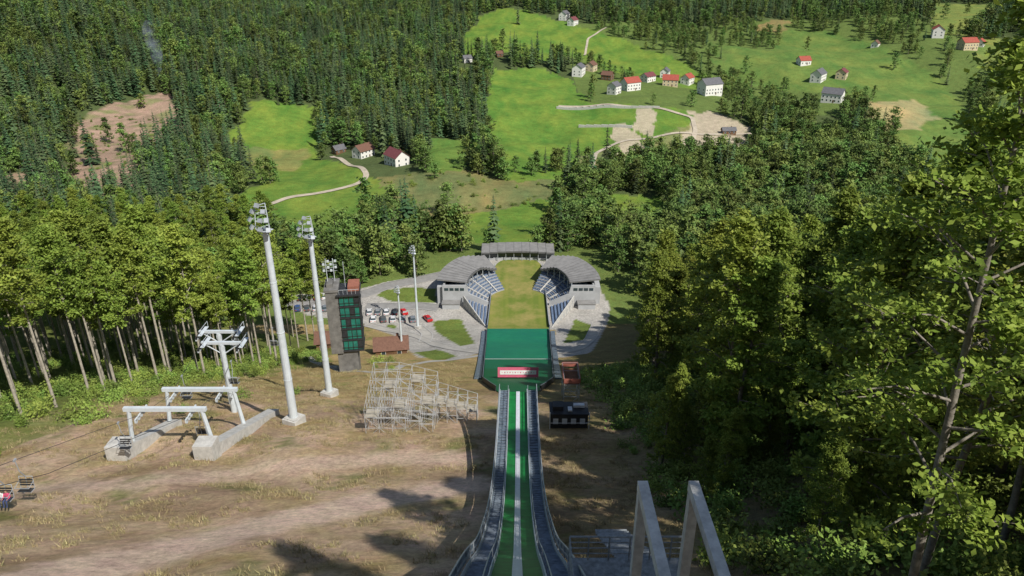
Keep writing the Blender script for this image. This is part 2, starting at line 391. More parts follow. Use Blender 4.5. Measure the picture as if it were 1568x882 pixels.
nearM=[broadleaf('beech_mesh',26,rr,.12,44,8,42,.215,.30,[M['bark'],M['leaf']],.70) for rr in (4.4,5.0,4.1,4.7)]
sparseM=[broadleaf('sparse_beech_mesh',27,rr,.25,38,8,48,.14,.17,[M['barkm'],M['leaf']],.65,8,.06) for rr in (4.2,3.6)]
tallM=[broadleaf('slender_mesh',26,rr,t0,28,7,32,.23,.19,[M['barkl'],M['leafl']],.70) for rr,t0 in ((2.9,.52),(3.3,.46),(2.5,.58),(3.0,.48))]
farM=[spruce('spruce_mesh',20,rr,18,8) for rr in (2.9,3.4,2.5,3.1)]+[broadleaf('far_broadleaf_mesh',h,rr,.10,24,3,14,.52,.22,[M['bark'],M['leaff']],1.15,4,.02,(.62,.22,.6)) for h,rr in ((13,4.8),(15,5.3),(10.5,4.6),(15,4.2))]
bushM=[bush('bush_mesh',55,r_,h_,.17,M['bushl']) for r_,h_ in ((1.3,1.6),(1.0,2.2),(1.7,1.4))]
tuft=[]
for k in range(3):
    n=26; P=rng.normal(size=(n,3))*np.array([.22,.22,0]); a=rng.uniform(0,6.28,n); h=rng.uniform(.1,.3,n); l=rng.normal(size=(n,2))*.12
    V_=np.stack([P+np.stack([np.cos(a)*.025,np.sin(a)*.025,0*a-.05],1),P-np.stack([np.cos(a)*.025,np.sin(a)*.025,0*a+.05],1),P+np.stack([l[:,0]-.004,l[:,1],h],1),P+np.stack([l[:,0]+.004,l[:,1],h],1)],1).reshape(-1,3)
    tuft.append(npmesh('tuft_mesh',V_,np.arange(4*n).reshape(n,4),[M['grassb']]))
C_far=coll('fartree',farM); C_bush=coll('bushproto',bushM); C_tuft=coll('tuftproto',tuft); C_tall=coll('talltree',tallM); C_near=coll('neartree',nearM)
def gninst(name,P,rot,scl,ix,collection):
    me=bpy.data.meshes.new(name); me.vertices.add(len(P)); me.vertices.foreach_set('co',np.asarray(P,np.float32).ravel())
    for nm,ty_,d in (('rot','FLOAT',rot),('scl','FLOAT',scl),('ix','INT',ix)):
        a=me.attributes.new(nm,ty_,'POINT'); a.data.foreach_set('value',np.asarray(d,np.int32 if ty_=='INT' else np.float32))
    o=bpy.data.objects.new(name,me); scene.collection.objects.link(o)
    ng=bpy.data.node_groups.new(name+'_nodes','GeometryNodeTree')
    ng.interface.new_socket('Geometry',in_out='INPUT',socket_type='NodeSocketGeometry'); ng.interface.new_socket('Geometry',in_out='OUTPUT',socket_type='NodeSocketGeometry')
    n=ng.nodes; l=ng.links; gi=n.new('NodeGroupInput'); go=n.new('NodeGroupOutput'); ip=n.new('GeometryNodeInstanceOnPoints'); ci=n.new('GeometryNodeCollectionInfo')
    ci.inputs['Collection'].default_value=collection; ci.inputs['Separate Children'].default_value=True; ci.inputs['Reset Children'].default_value=True
    def na(nm,t):
        q=n.new('GeometryNodeInputNamedAttribute'); q.data_type=t; q.inputs['Name'].default_value=nm; return q.outputs[0]
    cx=n.new('ShaderNodeCombineXYZ'); l.new(na('rot','FLOAT'),cx.inputs['Z'])
    l.new(gi.outputs[0],ip.inputs['Points']); l.new(ci.outputs[0],ip.inputs['Instance']); ip.inputs['Pick Instance'].default_value=True
    l.new(na('ix','INT'),ip.inputs['Instance Index']); l.new(cx.outputs[0],ip.inputs['Rotation']); l.new(na('scl','FLOAT'),ip.inputs['Scale'])
    l.new(ip.outputs[0],go.inputs[0]); md=o.modifiers.new('instances','NODES'); md.node_group=ng; return o
def jgrid(x0,x1,y0,y1,s):
    gx,gy=np.meshgrid(np.arange(x0,x1,s),np.arange(y0,y1,s)); gx=gx+rng.uniform(-.5,.5,gx.shape)*s; gy=gy+rng.uniform(-.5,.5,gy.shape)*s
    return gx.ravel(),gy.ravel()

# ------------------------------------------------------------------ roads
farroad=W([(368,334),(400,318),(440,303),(480,298),(520,290),(552,280),(563,270),(555,258),(530,250),(508,240)])
farroad2=W([(1060,222),(1065,200),(1060,180),(1010,166),(930,160),(855,163)])
farroad3=W([(905,262),(912,235),(960,215),(1060,205),(1150,205)])
fieldpath=W([(895,85),(900,60),(930,42)])
def ribbon(name,pts,width,m,off,kerb=False,step=2.0):
    P=[]; 
    for (x1,y1),(x2,y2) in zip(pts[:-1],pts[1:]):
        n=max(1,int(math.hypot(x2-x1,y2-y1)/step))
        for i in range(n): P.append((x1+(x2-x1)*i/n,y1+(y2-y1)*i/n))
    P.append(pts[-1]); P=np.array(P)
    for _ in range(6): P[1:-1]=(P[:-2]+2*P[1:-1]+P[2:])/4
    T=np.gradient(P,axis=0); T/=np.linalg.norm(T,axis=1)[:,None]+1e-9; Nn=np.stack([-T[:,1],T[:,0]],1)
    def sw(o0,o1,z0,nm,m_,par=None):
        V=[];Q=[];K=4
        for i in range(len(P)):
            for k in range(K):
                q=P[i]+Nn[i]*(o0+(o1-o0)*k/(K-1)); V.append((q[0],q[1],float(H(q[0],q[1]))+z0))
        for i in range(len(P)-1):
            for k in range(K-1): a=i*K+k; Q.append((a,a+1,a+K+1,a+K))
        o=bpy.data.objects.new(nm,npmesh(nm,V,Q,[m_])); scene.collection.objects.link(o); o.parent=par; return o
    r=sw(-width/2,width/2,off,name,m)
    if kerb:
        sw(width/2,width/2+.25,off+.12,'kerb',M['kerb'],r); sw(-width/2-.25,-width/2,off+.12,'kerb',M['kerb'],r)
    return r
ribbon('country_road',farroad,3.4,M['dirtroad'],.4)
ribbon('gravel_road',farroad2,3.4,M['dirtroad'],.5); ribbon('gravel_road',farroad3,3.0,M['dirtroad'],.5)
ribbon('field_path',fieldpath,2.5,M['dirtroad'],.5)
ribbon('access_road',W([(440,470),(500,463),(560,450),(595,437),(640,429),(700,416)]),5,M['asph'],.07,True,1)
ribbon('access_road',W([(560,470),(600,470),(640,468),(672,472)]),4.5,M['asph'],.075,True,1)
ribbon('footpath',W([(560,497),(610,508),(650,520),(690,534),(738,540)]),3,M['pave'],.06,True,1)
ribbon('footpath',W([(640,500),(655,512),(650,525)]),3,M['pave'],.08,True,1)
ribbon('footpath',W([(852,540),(885,536),(905,518),(915,495)]),3,M['pave'],.06,True,1)
ribbon('footpath',W([(470,546),(520,568),(575,572),(640,556),(700,550),(738,544)]),2,M['pave'],.05,False,1)

# ------------------------------------------------------------------ houses
def house(name,u,v,wd,dp,h,rh,rz,wall,roof,floors=2):
    x,y,z=hit(u,v); e=empty(name,(x,y,z),rz)
    b=B(); b.box((0,0,h/2-1),(wd,dp,h+2)); 
    b.prismx([(-dp/2,h),(dp/2,h),(0,h+rh)],-wd/2,wd/2); b.obj('walls',[wall],e)
    b=B(); sl=math.atan2(rh,dp/2); ln=math.hypot(rh,dp/2)+.7
    for s in (-1,1):
        cy=s*(dp/2+.3)/2; cz=h+rh-(abs(cy))*math.tan(sl)+.12
        b.box((0,cy,cz),(wd+1.2,ln,.16),0,0,-s*sl)
    b.obj('roof',[roof],e)
    b=B(); g=B()
    for fl in range(floors):
        zc=1.6+fl*2.8
        if zc>h-.6: break
        for s in (-1,1):
            n=max(2,int(wd/3))
            for i in range(n):
                xx=-wd/2+wd*(i+.5)/n; b.box((xx,s*(dp/2+.02),zc),(1.15,.08,1.4)); g.box((xx,s*(dp/2+.05),zc),(.95,.08,1.2))
            for i in range(2):
                yy=-dp/2+dp*(i+.5)/2; b.box((s*(wd/2+.02),yy,zc),(.08,1.15,1.4)); g.box((s*(wd/2+.05),yy,zc),(.08,.95,1.2))
    b.obj('window_frames',[M['white']],e); g.obj('windows',[M['glass']],e)
    b=B(); b.box((wd*.12,-dp/2-.06,1.05),(1,.1,2.1)); b.obj('door',[M['wood']],e)
    b=B(); b.box((wd*.22,dp*.1,h+rh*.9),(.7,.7,1.8)); b.obj('chimney',[M['brownroof']],e)
    return x,y
hs_=[]
WW,CR,WD=M['wallw'],M['wally'],M['wood']
for a in [('farmhouse',557,240,12,9,5.2,3.4,.9,WW,M['brownroof']),('farmhouse',608,252,14,10,6.2,3.8,-.9,WW,M['marroof']),('barn',519,234,8,6,3,2.5,.8,WD,M['greyroof']),
 ('white_house',886,115,13,10,8,3.2,1.2,WW,M['greyroof']),('house',905,108,11,9,6,3,1.1,CR,M['brownroof']),('house',965,137,15,11,7,4,.5,WW,M['redroof']),('house',940,143,9,9,7,3,.9,WW,M['greyroof']),
 ('house',1026,131,14,10,6,4,-.2,CR,M['redroof']),('house',1052,128,11,9,6,3.4,.9,WW,M['redroof']),('white_house',1086,143,18,13,9,4.4,.4,WW,M['greyroof']),('house',992,124,12,9,5,3,.7,WW,M['marroof']),
 ('house',930,122,10,9,5,3,-.5,WD,M['brownroof']),('house',1252,124,15,10,7,4,.9,WW,M['greyroof']),('house',1274,155,16,11,7,4,-.6,WW,M['greyroof']),('house',1288,120,11,9,6,3,1,CR,M['marroof']),
 ('house',864,30,13,10,7,4,1.1,WW,M['greyroof']),('house',877,38,12,9,6,3.6,1,WW,M['marroof']),('house',1435,55,14,11,7,4,1.2,WW,M['redroof']),('house',1480,75,16,11,7,4,.2,CR,M['redroof']),('house',1556,130,14,11,7,4,.5,WW,M['greyroof']),
 ('house',765,86,7,6,3,2.5,.2,WD,M['brownroof']),('house',1230,98,11,9,4,3.5,.2,WW,M['redroof']),('house',715,95,9,7,4,3,.5,WW,M['greyroof']),('house',1500,70,9,8,4,3,.9,WW,M['redroof']),('house',1340,72,8,7,4,3,.9,WW,M['brownroof']),
 ('house',1018,118,10,8,6,3,1.2,WW,M['greyroof']),('house',1115,205,10,5,3,2,.1,WD,M['greyroof'])]:
    hs_.append(house(*a))
house('service_building',600,541,8,5,2.6,2.2,.15,WD,M['brownroof'],1); house('service_building',505,533,6,5,3,2,.1,WD,M['brownroof'],1); 
def wallstrip(name,u0,v0,u1,v1,h,t,m):
    p=hit(u0,v0); q=hit(u1,v1); b=B(); L_=math.hypot(q[0]-p[0],q[1]-p[1]); a=math.atan2(q[1]-p[1],q[0]-p[0]); n=int(L_/6)+1
    for i in range(n):
        f=(i+.5)/n; x=p[0]+(q[0]-p[0])*f; y=p[1]+(q[1]-p[1])*f; z=float(H(x,y)); b.box((x,y,z+h/2-1),(L_/n-.08,t,h+2),a)
    b.obj(name,[m])
wallstrip('retaining_wall',852,166,1010,166,1.8,1.3,M['conc']); wallstrip('retaining_wall',886,195,968,196,1.8,1.3,M['conc'])

# ------------------------------------------------------------------ far forest
px_,py_=[],[]
for s,y0,y1 in ((6.3,226,450),(7.0,450,700),(7.8,700,1000),(9.5,1000,1350),(16,1350,1900)):
    a,b_=jgrid(-1.0*y1,1.0*y1,y0,y1,s); k=np.abs(a)<.69*b_+45; px_.append(a[k]); py_.append(b_[k])
px_=np.concatenate(px_); py_=np.concatenate(py_)
keep=np.ones(len(px_),bool); infield=np.zeros(len(px_),bool)
jx=px_+sn(px_,py_,30,71)*4; jy=py_+sn(px_,py_,30,72)*6; D=reach(px_,py_)
for (poly,c),h in zip(fields,fh): infield|=pipx(jx,jy,poly,h,D)
for p in dirtp: infield|=pipx(px_,py_,p,12,D)
incl=pipx(px_+sn(px_,py_,25,74)*5,py_+sn(px_,py_,25,75)*9,clear,14,D)|pipx(px_,py_,clear2,12,D)
scr=pip(px_,py_,fields[7][0])|pip(px_,py_,fields[5][0])
rr_=rng.uniform(size=len(px_))
gap=sn(px_,py_,38,73)
keep&=~infield | (scr&(rr_<.02)) | (infield&(rr_<.0012))
keep&=(gap>-1.0)|(rr_<.35)
keep&=~incl|(rr_<.03)
village=(py_>600)&(py_<1000)&(px_>60)&(px_<480); keep&=~(village&(rr_>.36))
for rd in (farroad,farroad2,farroad3): keep&=seg_d(px_,py_,rd)>7
keep&=~((py_<274)&(np.abs(px_-2)<33)); keep&=(py_>262)|(np.abs(px_)>33); keep&=~((py_<270)&(px_>30)&(px_<44)&(py_<245))
keep&=~pip(px_,py_+6,plaza)&~pip(px_,py_,plaza)
low=(~((px_<-130)|(py_>640)|((px_<-20)&(py_>470))))|village
con=np.where(low,.04+.10*sn(px_,py_,70,77),.58+.42*sn(px_,py_,70,77))
isc=rng.uniform(size=len(px_))<con
px_,py_,isc=px_[keep],py_[keep],isc[keep]
# round-crowned trees right behind the stadium and hedgerow trees at the farm
for (u,v,nn,sp) in ((700,392,8,7),(655,398,8,7),(590,398,8,8),(850,385,5,5),(735,262,3,5),(820,265,5,7),(875,262,5,6),(345,268,6,9),(400,282,4,8)):
    hx,hy,_=hit(u,v); q=rng.normal(size=(nn,2))*sp; px_=np.concatenate([px_,hx+q[:,0]]); py_=np.concatenate([py_,np.maximum(hy+q[:,1]*.7,270)]); isc=np.concatenate([isc,rng.uniform(size=nn)<(.35 if v<300 and u>700 else .05)])
kk=np.ones(len(px_),bool)
for hx,hy in hs_:
    reachd=16*hy/115
    kk&=~((np.hypot(px_-hx,py_-hy)<13)|((np.abs(px_-hx*py_/hy)<10)&(py_<hy)&(py_>hy-reachd)))
px_,py_,isc=px_[kk],py_[kk],isc[kk]
n=len(px_)
ix=np.where(isc,rng.integers(0,4,n),4+rng.integers(0,4,n))
vl=(py_>600)&(py_<1000)&(px_>60)&(px_<480)
sc=np.clip(rng.normal(1.03,.2,n),.5,1.5)*np.where(py_>1350,1.35,1)*np.where(isc,1.08,np.where(py_<360,.9,np.where(py_<640,.92,1.1)))*np.where(vl,.72,1)
gninst('distant_forest',np.stack([px_,py_,H(px_,py_)-.2],1),rng.uniform(0,6.28,n),sc,ix,C_far)
# left mid forest
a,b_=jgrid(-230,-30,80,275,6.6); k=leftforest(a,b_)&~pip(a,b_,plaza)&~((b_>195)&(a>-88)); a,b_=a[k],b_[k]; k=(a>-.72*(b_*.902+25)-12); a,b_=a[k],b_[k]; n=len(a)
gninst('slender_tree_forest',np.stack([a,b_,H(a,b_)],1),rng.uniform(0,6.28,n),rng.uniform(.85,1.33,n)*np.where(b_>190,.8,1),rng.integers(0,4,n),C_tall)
# right forest
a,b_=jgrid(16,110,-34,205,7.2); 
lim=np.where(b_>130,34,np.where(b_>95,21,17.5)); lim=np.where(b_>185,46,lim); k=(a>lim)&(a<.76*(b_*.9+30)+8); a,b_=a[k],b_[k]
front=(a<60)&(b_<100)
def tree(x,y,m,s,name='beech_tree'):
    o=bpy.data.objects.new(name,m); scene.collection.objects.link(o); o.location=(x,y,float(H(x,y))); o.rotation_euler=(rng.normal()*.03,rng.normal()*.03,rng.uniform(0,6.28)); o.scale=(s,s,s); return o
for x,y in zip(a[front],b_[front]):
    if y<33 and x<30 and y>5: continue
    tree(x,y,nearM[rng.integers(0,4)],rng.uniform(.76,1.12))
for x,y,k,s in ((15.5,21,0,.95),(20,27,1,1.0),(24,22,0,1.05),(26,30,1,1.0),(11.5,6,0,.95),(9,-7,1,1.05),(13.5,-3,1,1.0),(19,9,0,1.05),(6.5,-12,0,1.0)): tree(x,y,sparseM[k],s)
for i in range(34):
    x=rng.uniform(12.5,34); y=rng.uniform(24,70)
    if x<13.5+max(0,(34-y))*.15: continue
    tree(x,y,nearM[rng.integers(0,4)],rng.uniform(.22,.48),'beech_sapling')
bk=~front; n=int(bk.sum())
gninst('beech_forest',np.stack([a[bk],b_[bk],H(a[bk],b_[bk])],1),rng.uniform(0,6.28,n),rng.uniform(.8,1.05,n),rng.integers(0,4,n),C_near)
# undergrowth
a,b_=jgrid(-110,-20,55,170,2.3); m1=leftforest(a-5+sn(a,b_,10,81)*4,b_)&(rng.uniform(size=len(a))<.55)
a2,b2=jgrid(11,60,18,130,2.0); m2=(a2>12.5+sn(a2,b2,9,82)*2)&(rng.uniform(size=len(a2))<.7)
a3,b3=jgrid(-60,-20,76,160,4); m3=(sn(a3,b3,20,83)>.5)&(rng.uniform(size=len(a3))<.12)
a4,b4=jgrid(-330,-180,380,560,5); m4=pip(a4,b4,clear)&(rng.uniform(size=len(a4))<.3)
s5=fields[7][0]; a5,b5=jgrid(min(p[0] for p in s5),max(p[0] for p in s5),min(p[1] for p in s5),max(p[1] for p in s5),5); m5=pip(a5,b5,s5)&(sn(a5,b5,25,84)>.1)&(rng.uniform(size=len(a5))<.6)
A=np.concatenate([a[m1],a2[m2],a3[m3],a4[m4],a5[m5]]); Bb=np.concatenate([b_[m1],b2[m2],b3[m3],b4[m4],b5[m5]]); n=len(A)
gninst('undergrowth_bushes',np.stack([A,Bb,H(A,Bb)],1),rng.uniform(0,6.28,n),rng.uniform(.4,1.15,n),rng.integers(0,3,n),C_bush)
a=rng.uniform(-60,15,22000); b_=rng.uniform(28,150,22000); k=(sn(a,b_,7,85)+.5*sn(a,b_,2.5,86)>.0)&(seg_d(a,b_,track1)>4)&(seg_d(a,b_,track2)>3)&((np.abs(a)>3)|(b_>60)); k&=~((b_>70)&(np.abs(a-1)<9.5)); a,b_=a[k],b_[k]; n=len(a)
gninst('grass_tufts',np.stack([a,b_,H(a,b_)],1),rng.uniform(0,6.28,n),rng.uniform(.5,1.2,n),rng.integers(0,3,n),C_tuft)

# ------------------------------------------------------------------ in-run
cx_=lambda y:.0095*y
ry=[-6,10,22,30,40,48,57,64,78]; rz_=[-.9,-13.5,-23,-30,-37,-41.5,-44.9,-46.3,-48.6]
uy=np.arange(-6,78.01,.25); uz=np.interp(uy,ry,rz_); w=np.hanning(41); w/=w.sum(); uz=np.convolve(np.pad(uz,20,mode='reflect',reflect_type='odd'),w,mode='valid')
RZ=lambda y: float(np.interp(y,uy,uz))
jump=empty('ski_jump_inrun')
def sweep(b,xl,xr,z0,z1,y0=4,y1=72,step=1.0,mi=0):
    n=int(round((y1-y0)/step)); k=len(b.v)
    for i in range(n+1):
        y=y0+(y1-y0)*i/n; c=cx_(y); z=RZ(y)
        b.v+=[(c+xl,y,z+z0),(c+xr,y,z+z0),(c+xr,y,z+z1),(c+xl,y,z+z1)]
    for i in range(n):
        a=k+i*4
        for j in range(4): b.f.append((a+j,a+(j+1)%4,a+4+(j+1)%4,a+4+j)); b.m.append(mi)
    b.f.append((k,k+3,k+2,k+1)); b.m.append(mi); e=k+n*4; b.f.append((e,e+1,e+2,e+3)); b.m.append(mi)
gmat=mat('green_plastic_mat',(.008,.17,.035),.5,.4,1.2,bump=.25)
b=B(); sweep(b,-1.0,1.0,-.5,0); b.obj('green_matting',[gmat],jump)
b=B(); sweep(b,-.20,-.13,.034,.07); sweep(b,-.08,.08,.034,.07); sweep(b,.13,.20,.034,.07); sweep(b,-.21,.21,-.1,.03); b.obj('ice_track',[M['track']],jump)
b=B(); sweep(b,-2.0,-1.06,-.45,.12); sweep(b,1.06,2.0,-.45,.12); b.obj('side_walkways',[M['tarp']],jump)
b=B()
for s in (-1,1): sweep(b,min(s*1.0,s*1.05),max(s*1.0,s*1.05),-.2,.42); sweep(b,min(s*2.0,s*2.05),max(s*2.0,s*2.05),-.5,.35)
b.obj('side_boards',[M['whitesteel']],jump)
b=B(); y=5
while y<72:
    for s in (-1,1):
        z=RZ(y); b.box((cx_(y)+s*1.53,y,z+.17),(.8,.16,.05),0,0); 
    y+=.62
b.obj('walkway_treads',[M['tread']],jump)
b=B(); y=5
while y<=72:
    for s in (-1,1):
        z=RZ(y); x=cx_(y)+s*2.09; b.tube((x,y,z-.4),(x,y,z+1.05),.035,n=4)
        x=cx_(y)+s*1.1; b.tube((x,y,z),(x,y,z+.9),.022,n=4)
    y+=2
for s in (-1,1):
    for hh in (.65,1.05): sweep(b,s*2.09-.03,s*2.09+.03,hh-.03,hh+.03)
    sweep(b,s*1.1-.02,s*1.1+.02,.87,.91)
b.obj('handrails',[M['steel']],jump)
b=B()
for s in (-1,1): sweep(b,s*2.12-.012,s*2.12+.012,.35,.98)
b.obj('side_tarpaulins',[M['tarp']],jump)
b=B(); y=8
while y<=71:
    for s in (-1,1):
        z=RZ(y); x=cx_(y)+s*1.7; b.box((x,y,(z-.5+float(H(x,y))-1)/2),(.3,.3,z-.5-float(H(x,y))+1))
    b.box((cx_(y),y,RZ(y)-.62),(4,.25,.24)); y+=6
b.box((cx_(71.6),71.6,RZ(71.6)-2.6),(4.1,.5,4.4)); b.obj('supports',[M['conc']],jump)

# ------------------------------------------------------------------ landing hill & outrun
def hw(y): return float(np.interp(y,[73,98,104,112,160,202,240,256],[2.4,2.9,4.4,6.1,8.2,9.4,8.9,8.4]))
def sheet(name,y0,y1,off,m,f=hw,round_end=False,parent=None,step=1.0,K=17):
    V=[];Q=[];n=max(1,int(round((y1-y0)/step)))
    for i in range(n+1):
        y=y0+(y1-y0)*i/n; h=f(y)
        if round_end and y>y1-7: h*=math.sqrt(max(.0,1-((y-(y1-7))/7.2)**2))*.45+.55
        for k in range(K):
            x=cx_(y)+h*(2*k/(K-1)-1); V.append((x,y,float(H(x,y))+off))
    for i in range(n):
        for k in range(K-1): a=i*K+k; Q.append((a,a+1,a+K+1,a+K))
    o=bpy.data.objects.new(name,npmesh(name,V,Q,[m],smooth=True)); scene.collection.objects.link(o); o.parent=parent; return o
def stripemat(name,c1,c2,c3,sx,rough=.6):
    m,nt,b=nodes(name); N,L=nt.nodes,nt.links; tc=N.new('ShaderNodeTexCoord'); mp=N.new('ShaderNodeMapping'); mp.inputs['Scale'].default_value=sx; L.new(tc.outputs['Object'],mp.inputs['Vector'])
    n1=N.new('ShaderNodeTexNoise'); n1.inputs['Scale'].default_value=1; n1.inputs['Detail'].default_value=5; L.new(mp.outputs[0],n1.inputs['Vector'])
    n2=N.new('ShaderNodeTexNoise'); n2.inputs['Scale'].default_value=.12; n2.inputs['Detail'].default_value=7; n2.inputs['Roughness'].default_value=.7; L.new(tc.outputs['Object'],n2.inputs['Vector'])
    r1=N.new('ShaderNodeMapRange'); r1.inputs[1].default_value=.35; r1.inputs[2].default_value=.65; L.new(n1.outputs['Fac'],r1.inputs[0])
    r2=N.new('ShaderNodeMapRange'); r2.inputs[1].default_value=.42; r2.inputs[2].default_value=.66; L.new(n2.outputs['Fac'],r2.inputs[0])
    x1=N.new('ShaderNodeMix'); x1.data_type='RGBA'; x1.inputs[6].default_value=(*c1,1); x1.inputs[7].default_value=(*c2,1); L.new(r1.outputs[0],x1.inputs[0])
    x2=N.new('ShaderNodeMix'); x2.data_type='RGBA'; L.new(x1.outputs[2],x2.inputs[6]); x2.inputs[7].default_value=(*c3,1); L.new(r2.outputs[0],x2.inputs[0])
    L.new(x2.outputs[2],b.inputs['Base Color']); b.inputs['Roughness'].default_value=rough; b.inputs['Specular IOR Level'].default_value=.2
    return m
land=empty('landing_hill')
mA=stripemat('knoll_matting',(.006,.09,.03),(.01,.13,.045),(.006,.11,.045),(.3,2.5,.3)); mB=stripemat('landing_matting',(.01,.17,.085),(.018,.22,.12),(.01,.16,.10),(.5,1.2,.3))
sheet('knoll_matting',73,136,.14,mA,parent=land); sheet('slope_matting',136,158.6,.14,stripemat('mid_matting',(.006,.12,.05),(.01,.165,.075),(.008,.14,.07),(.3,2,.3)),parent=land)
sheet('lower_matting',159.2,201,.14,mB,parent=land); sheet('white_line',158.6,159.2,.15,M['white'],parent=land,step=.6)
sheet('outrun_grass',201,257.5,.13,stripemat('outrun_grass',(.13,.18,.03),(.19,.22,.04),(.31,.26,.09),(.40,.015,.3),.9),round_end=True)
def sideboard(name,y0,y1,off,h,t,m,parent,base=0.0,sides=(-1,1)):
    b=B(); n=int((y1-y0)/2)
    for s in sides:
        for i in range(n):
            ya=y0+(y1-y0)*i/n; yb=y0+(y1-y0)*(i+1)/n-.04; P=[]
            for z in (base,h):
                for yy,o in ((ya,0),(yb,0),(yb,t),(ya,t)):
                    x=cx_(yy)+s*(hw(yy)+off+o); P.append((x,yy,float(H(x,yy))+z))
            b.quadbox(P)
    b.obj(name,[m],parent)
sideboard('edge_boards',100,200,.05,1.0,.15,M['dark'],land,-.3); sideboard('edge_top_rail',100,200,.02,1.10,.12,M['tread'],land,1.03)
sideboard('side_walkway',116,198,.4,.3,1.3,M['tarp'],land,-.3)
sideboard('outrun_boards',202,252,.1,1.1,.15,M['bluefence'],land,-.3); sideboard('outrun_board_cap',202,252,.05,1.2,.16,M['steel'],land,1.13)
b=B(); yy=116.5; z=float(H(1.2,yy)); b.box((cx_(yy),yy,z+1.45),(7.4,.08,1.9),0,0,R(-12)); b.box((cx_(yy),yy-.07,z+1.45),(6.6,.03,.8),0,1,R(-12))
for i in range(13): b.box((cx_(yy)-2.9+i*.48,yy-.10,z+1.45),(.10+.08*(i%2),.02,.22),0,0,R(-12))
for sx in (-3.4,0,3.4): b.tube((cx_(yy)+sx,yy+.25,z-.2),(cx_(yy)+sx,yy+.25,z+2.2),.05,n=5,mi=1)
b.obj('sponsor_banner',[mat('banner_red',(.58,.12,.19),.6,.1,2),M['white']])

# ------------------------------------------------------------------ stadium
CX=2.2; stad=empty('ski_stadium'); GZ=-112.1
wall=B(); roof=B(); seam=B(); seat=B(); conc=B(); col=B(); glz=B(); whi=B()
def pol(r,a,s): return (CX+s*r*math.sin(a),221+r*math.cos(a)*1.05)
NA=14; A0,A1=R(91),R(27)
for s in (-1,1):
    for i in range(NA):
        a=A0+(A1-A0)*i/NA; a2=A0+(A1-A0)*(i+1)/NA
        def ring(b,r0,r1,z0a,z0b,z1a,z1b,mi=0,g=0):
            p,q,r_,t=pol(r0,a,s),pol(r1,a,s),pol(r1,a2-g,s),pol(r0,a2-g,s)
            b.quadbox([(*p,z0a),(*q,z0b),(*r_,z0b),(*t,z0a),(*p,z1a),(*q,z1b),(*r_,z1b),(*t,z1a)],mi)
        k=i/NA; drop=float(2.4*ss(.55,1,k))
        ring(wall,24.0,24.6,GZ-2,GZ-2,-104.3-drop,-104.3-drop)
        ring(roof,16.5,26.5,-104.0-drop,-102.9-drop,-103.7-drop,-102.5-drop)
        ring(seam,16.4,16.7,-104.2-drop,-104.2-drop,-103.5-drop,-103.5-drop)
        p,q=pol(16.5,a,s),pol(26.5,a,s); seam.tube((*p,-103.68-drop),(*q,-102.48-drop),.06,n=4)
        for rr in range(11):
            r0=10.6+rr*1.15
            ring(conc,r0,r0+1.15,GZ-.5,GZ-.5,GZ+.9+rr*.52,GZ+.9+rr*.52)
            ring(seat,r0+.35,r0+.85,GZ+.92+rr*.52,GZ+.92+rr*.52,GZ+1.25+rr*.52,GZ+1.25+rr*.52,0,.012)
        ring(glz,23.7,23.85,-107.5-drop*.5,-107.5-drop*.5,-104.9-drop,-104.9-drop)
        if i%2==0:
            p=pol(17.2,a,s); col.tube((*p,GZ),(*p,-103.9-drop),.16,n=8)
    xo,xi=24.8,9.9
    Yf=219.4
    pts=[(xo,GZ-2),(xo,-104.2),(17.0,-104.2),(16.2,-107.2),(xi,-110.2),(xi,GZ-2)]
    P1=[(CX+s*x,Yf,z) for x,z in pts]; P2=[(CX+s*x,Yf+.5,z) for x,z in pts]
    wall.face(P1 if s<0 else P1[::-1]); wall.face(P2)
    for i in range(len(pts)): j=(i+1)%len(pts); wall.face([P1[i],P1[j],P2[j],P2[i]])
    for j in range(4): glz.box((CX+s*(18.4+j*1.7),Yf-.05,-105.6),(1.3,.12,.9))
    glz.box((CX+s*20.8,Yf-.05,-110.8),(2.2,.12,2.4)); 
    wall.box((CX+s*25.7,226.5,-108.6),(1.8,12,6.6)); wall.box((CX+s*22,217.8,-110.9),(5.5,2.6,2.6)); roof.box((CX+s*22,217.8,-109.5),(6,3,.18))
    for rr in range(7):
        x0=10.2+rr*1.05; yA=204+rr*2.2; zt=GZ+.9+rr*.42
        xa,xb=CX+s*x0,CX+s*(x0+1.05)
        conc.box(((xa+xb)/2,(yA+218.4)/2,(GZ-1+zt)/2),(1.05,218.4-yA,zt-GZ+1)); seat.box(((xa+xb)/2,(yA+218.2)/2+.2,zt+.2),(.6,218.0-yA-.6,.34))
    P=[(CX+s*10.0,202.6),(CX+s*17.9,218.6)]
    whi.quadbox([(P[0][0]-.15,P[0][1],GZ-1),(P[0][0]+.15,P[0][1],GZ-1),(P[1][0]+.15,P[1][1],GZ-1),(P[1][0]-.15,P[1][1],GZ-1),(P[0][0]-.15,P[0][1],GZ+1.6),(P[0][0]+.15,P[0][1],GZ+1.6),(P[1][0]+.15,P[1][1],GZ+4.6),(P[1][0]-.15,P[1][1],GZ+4.6)])
    for k in (.25,.5,.75):
        a=A0+(A1-A0)*k; p,q=pol(10.6,a,s),pol(23,a,s); whi.tube((*p,GZ+1.05),(*q,GZ+6.55),.28,n=4)
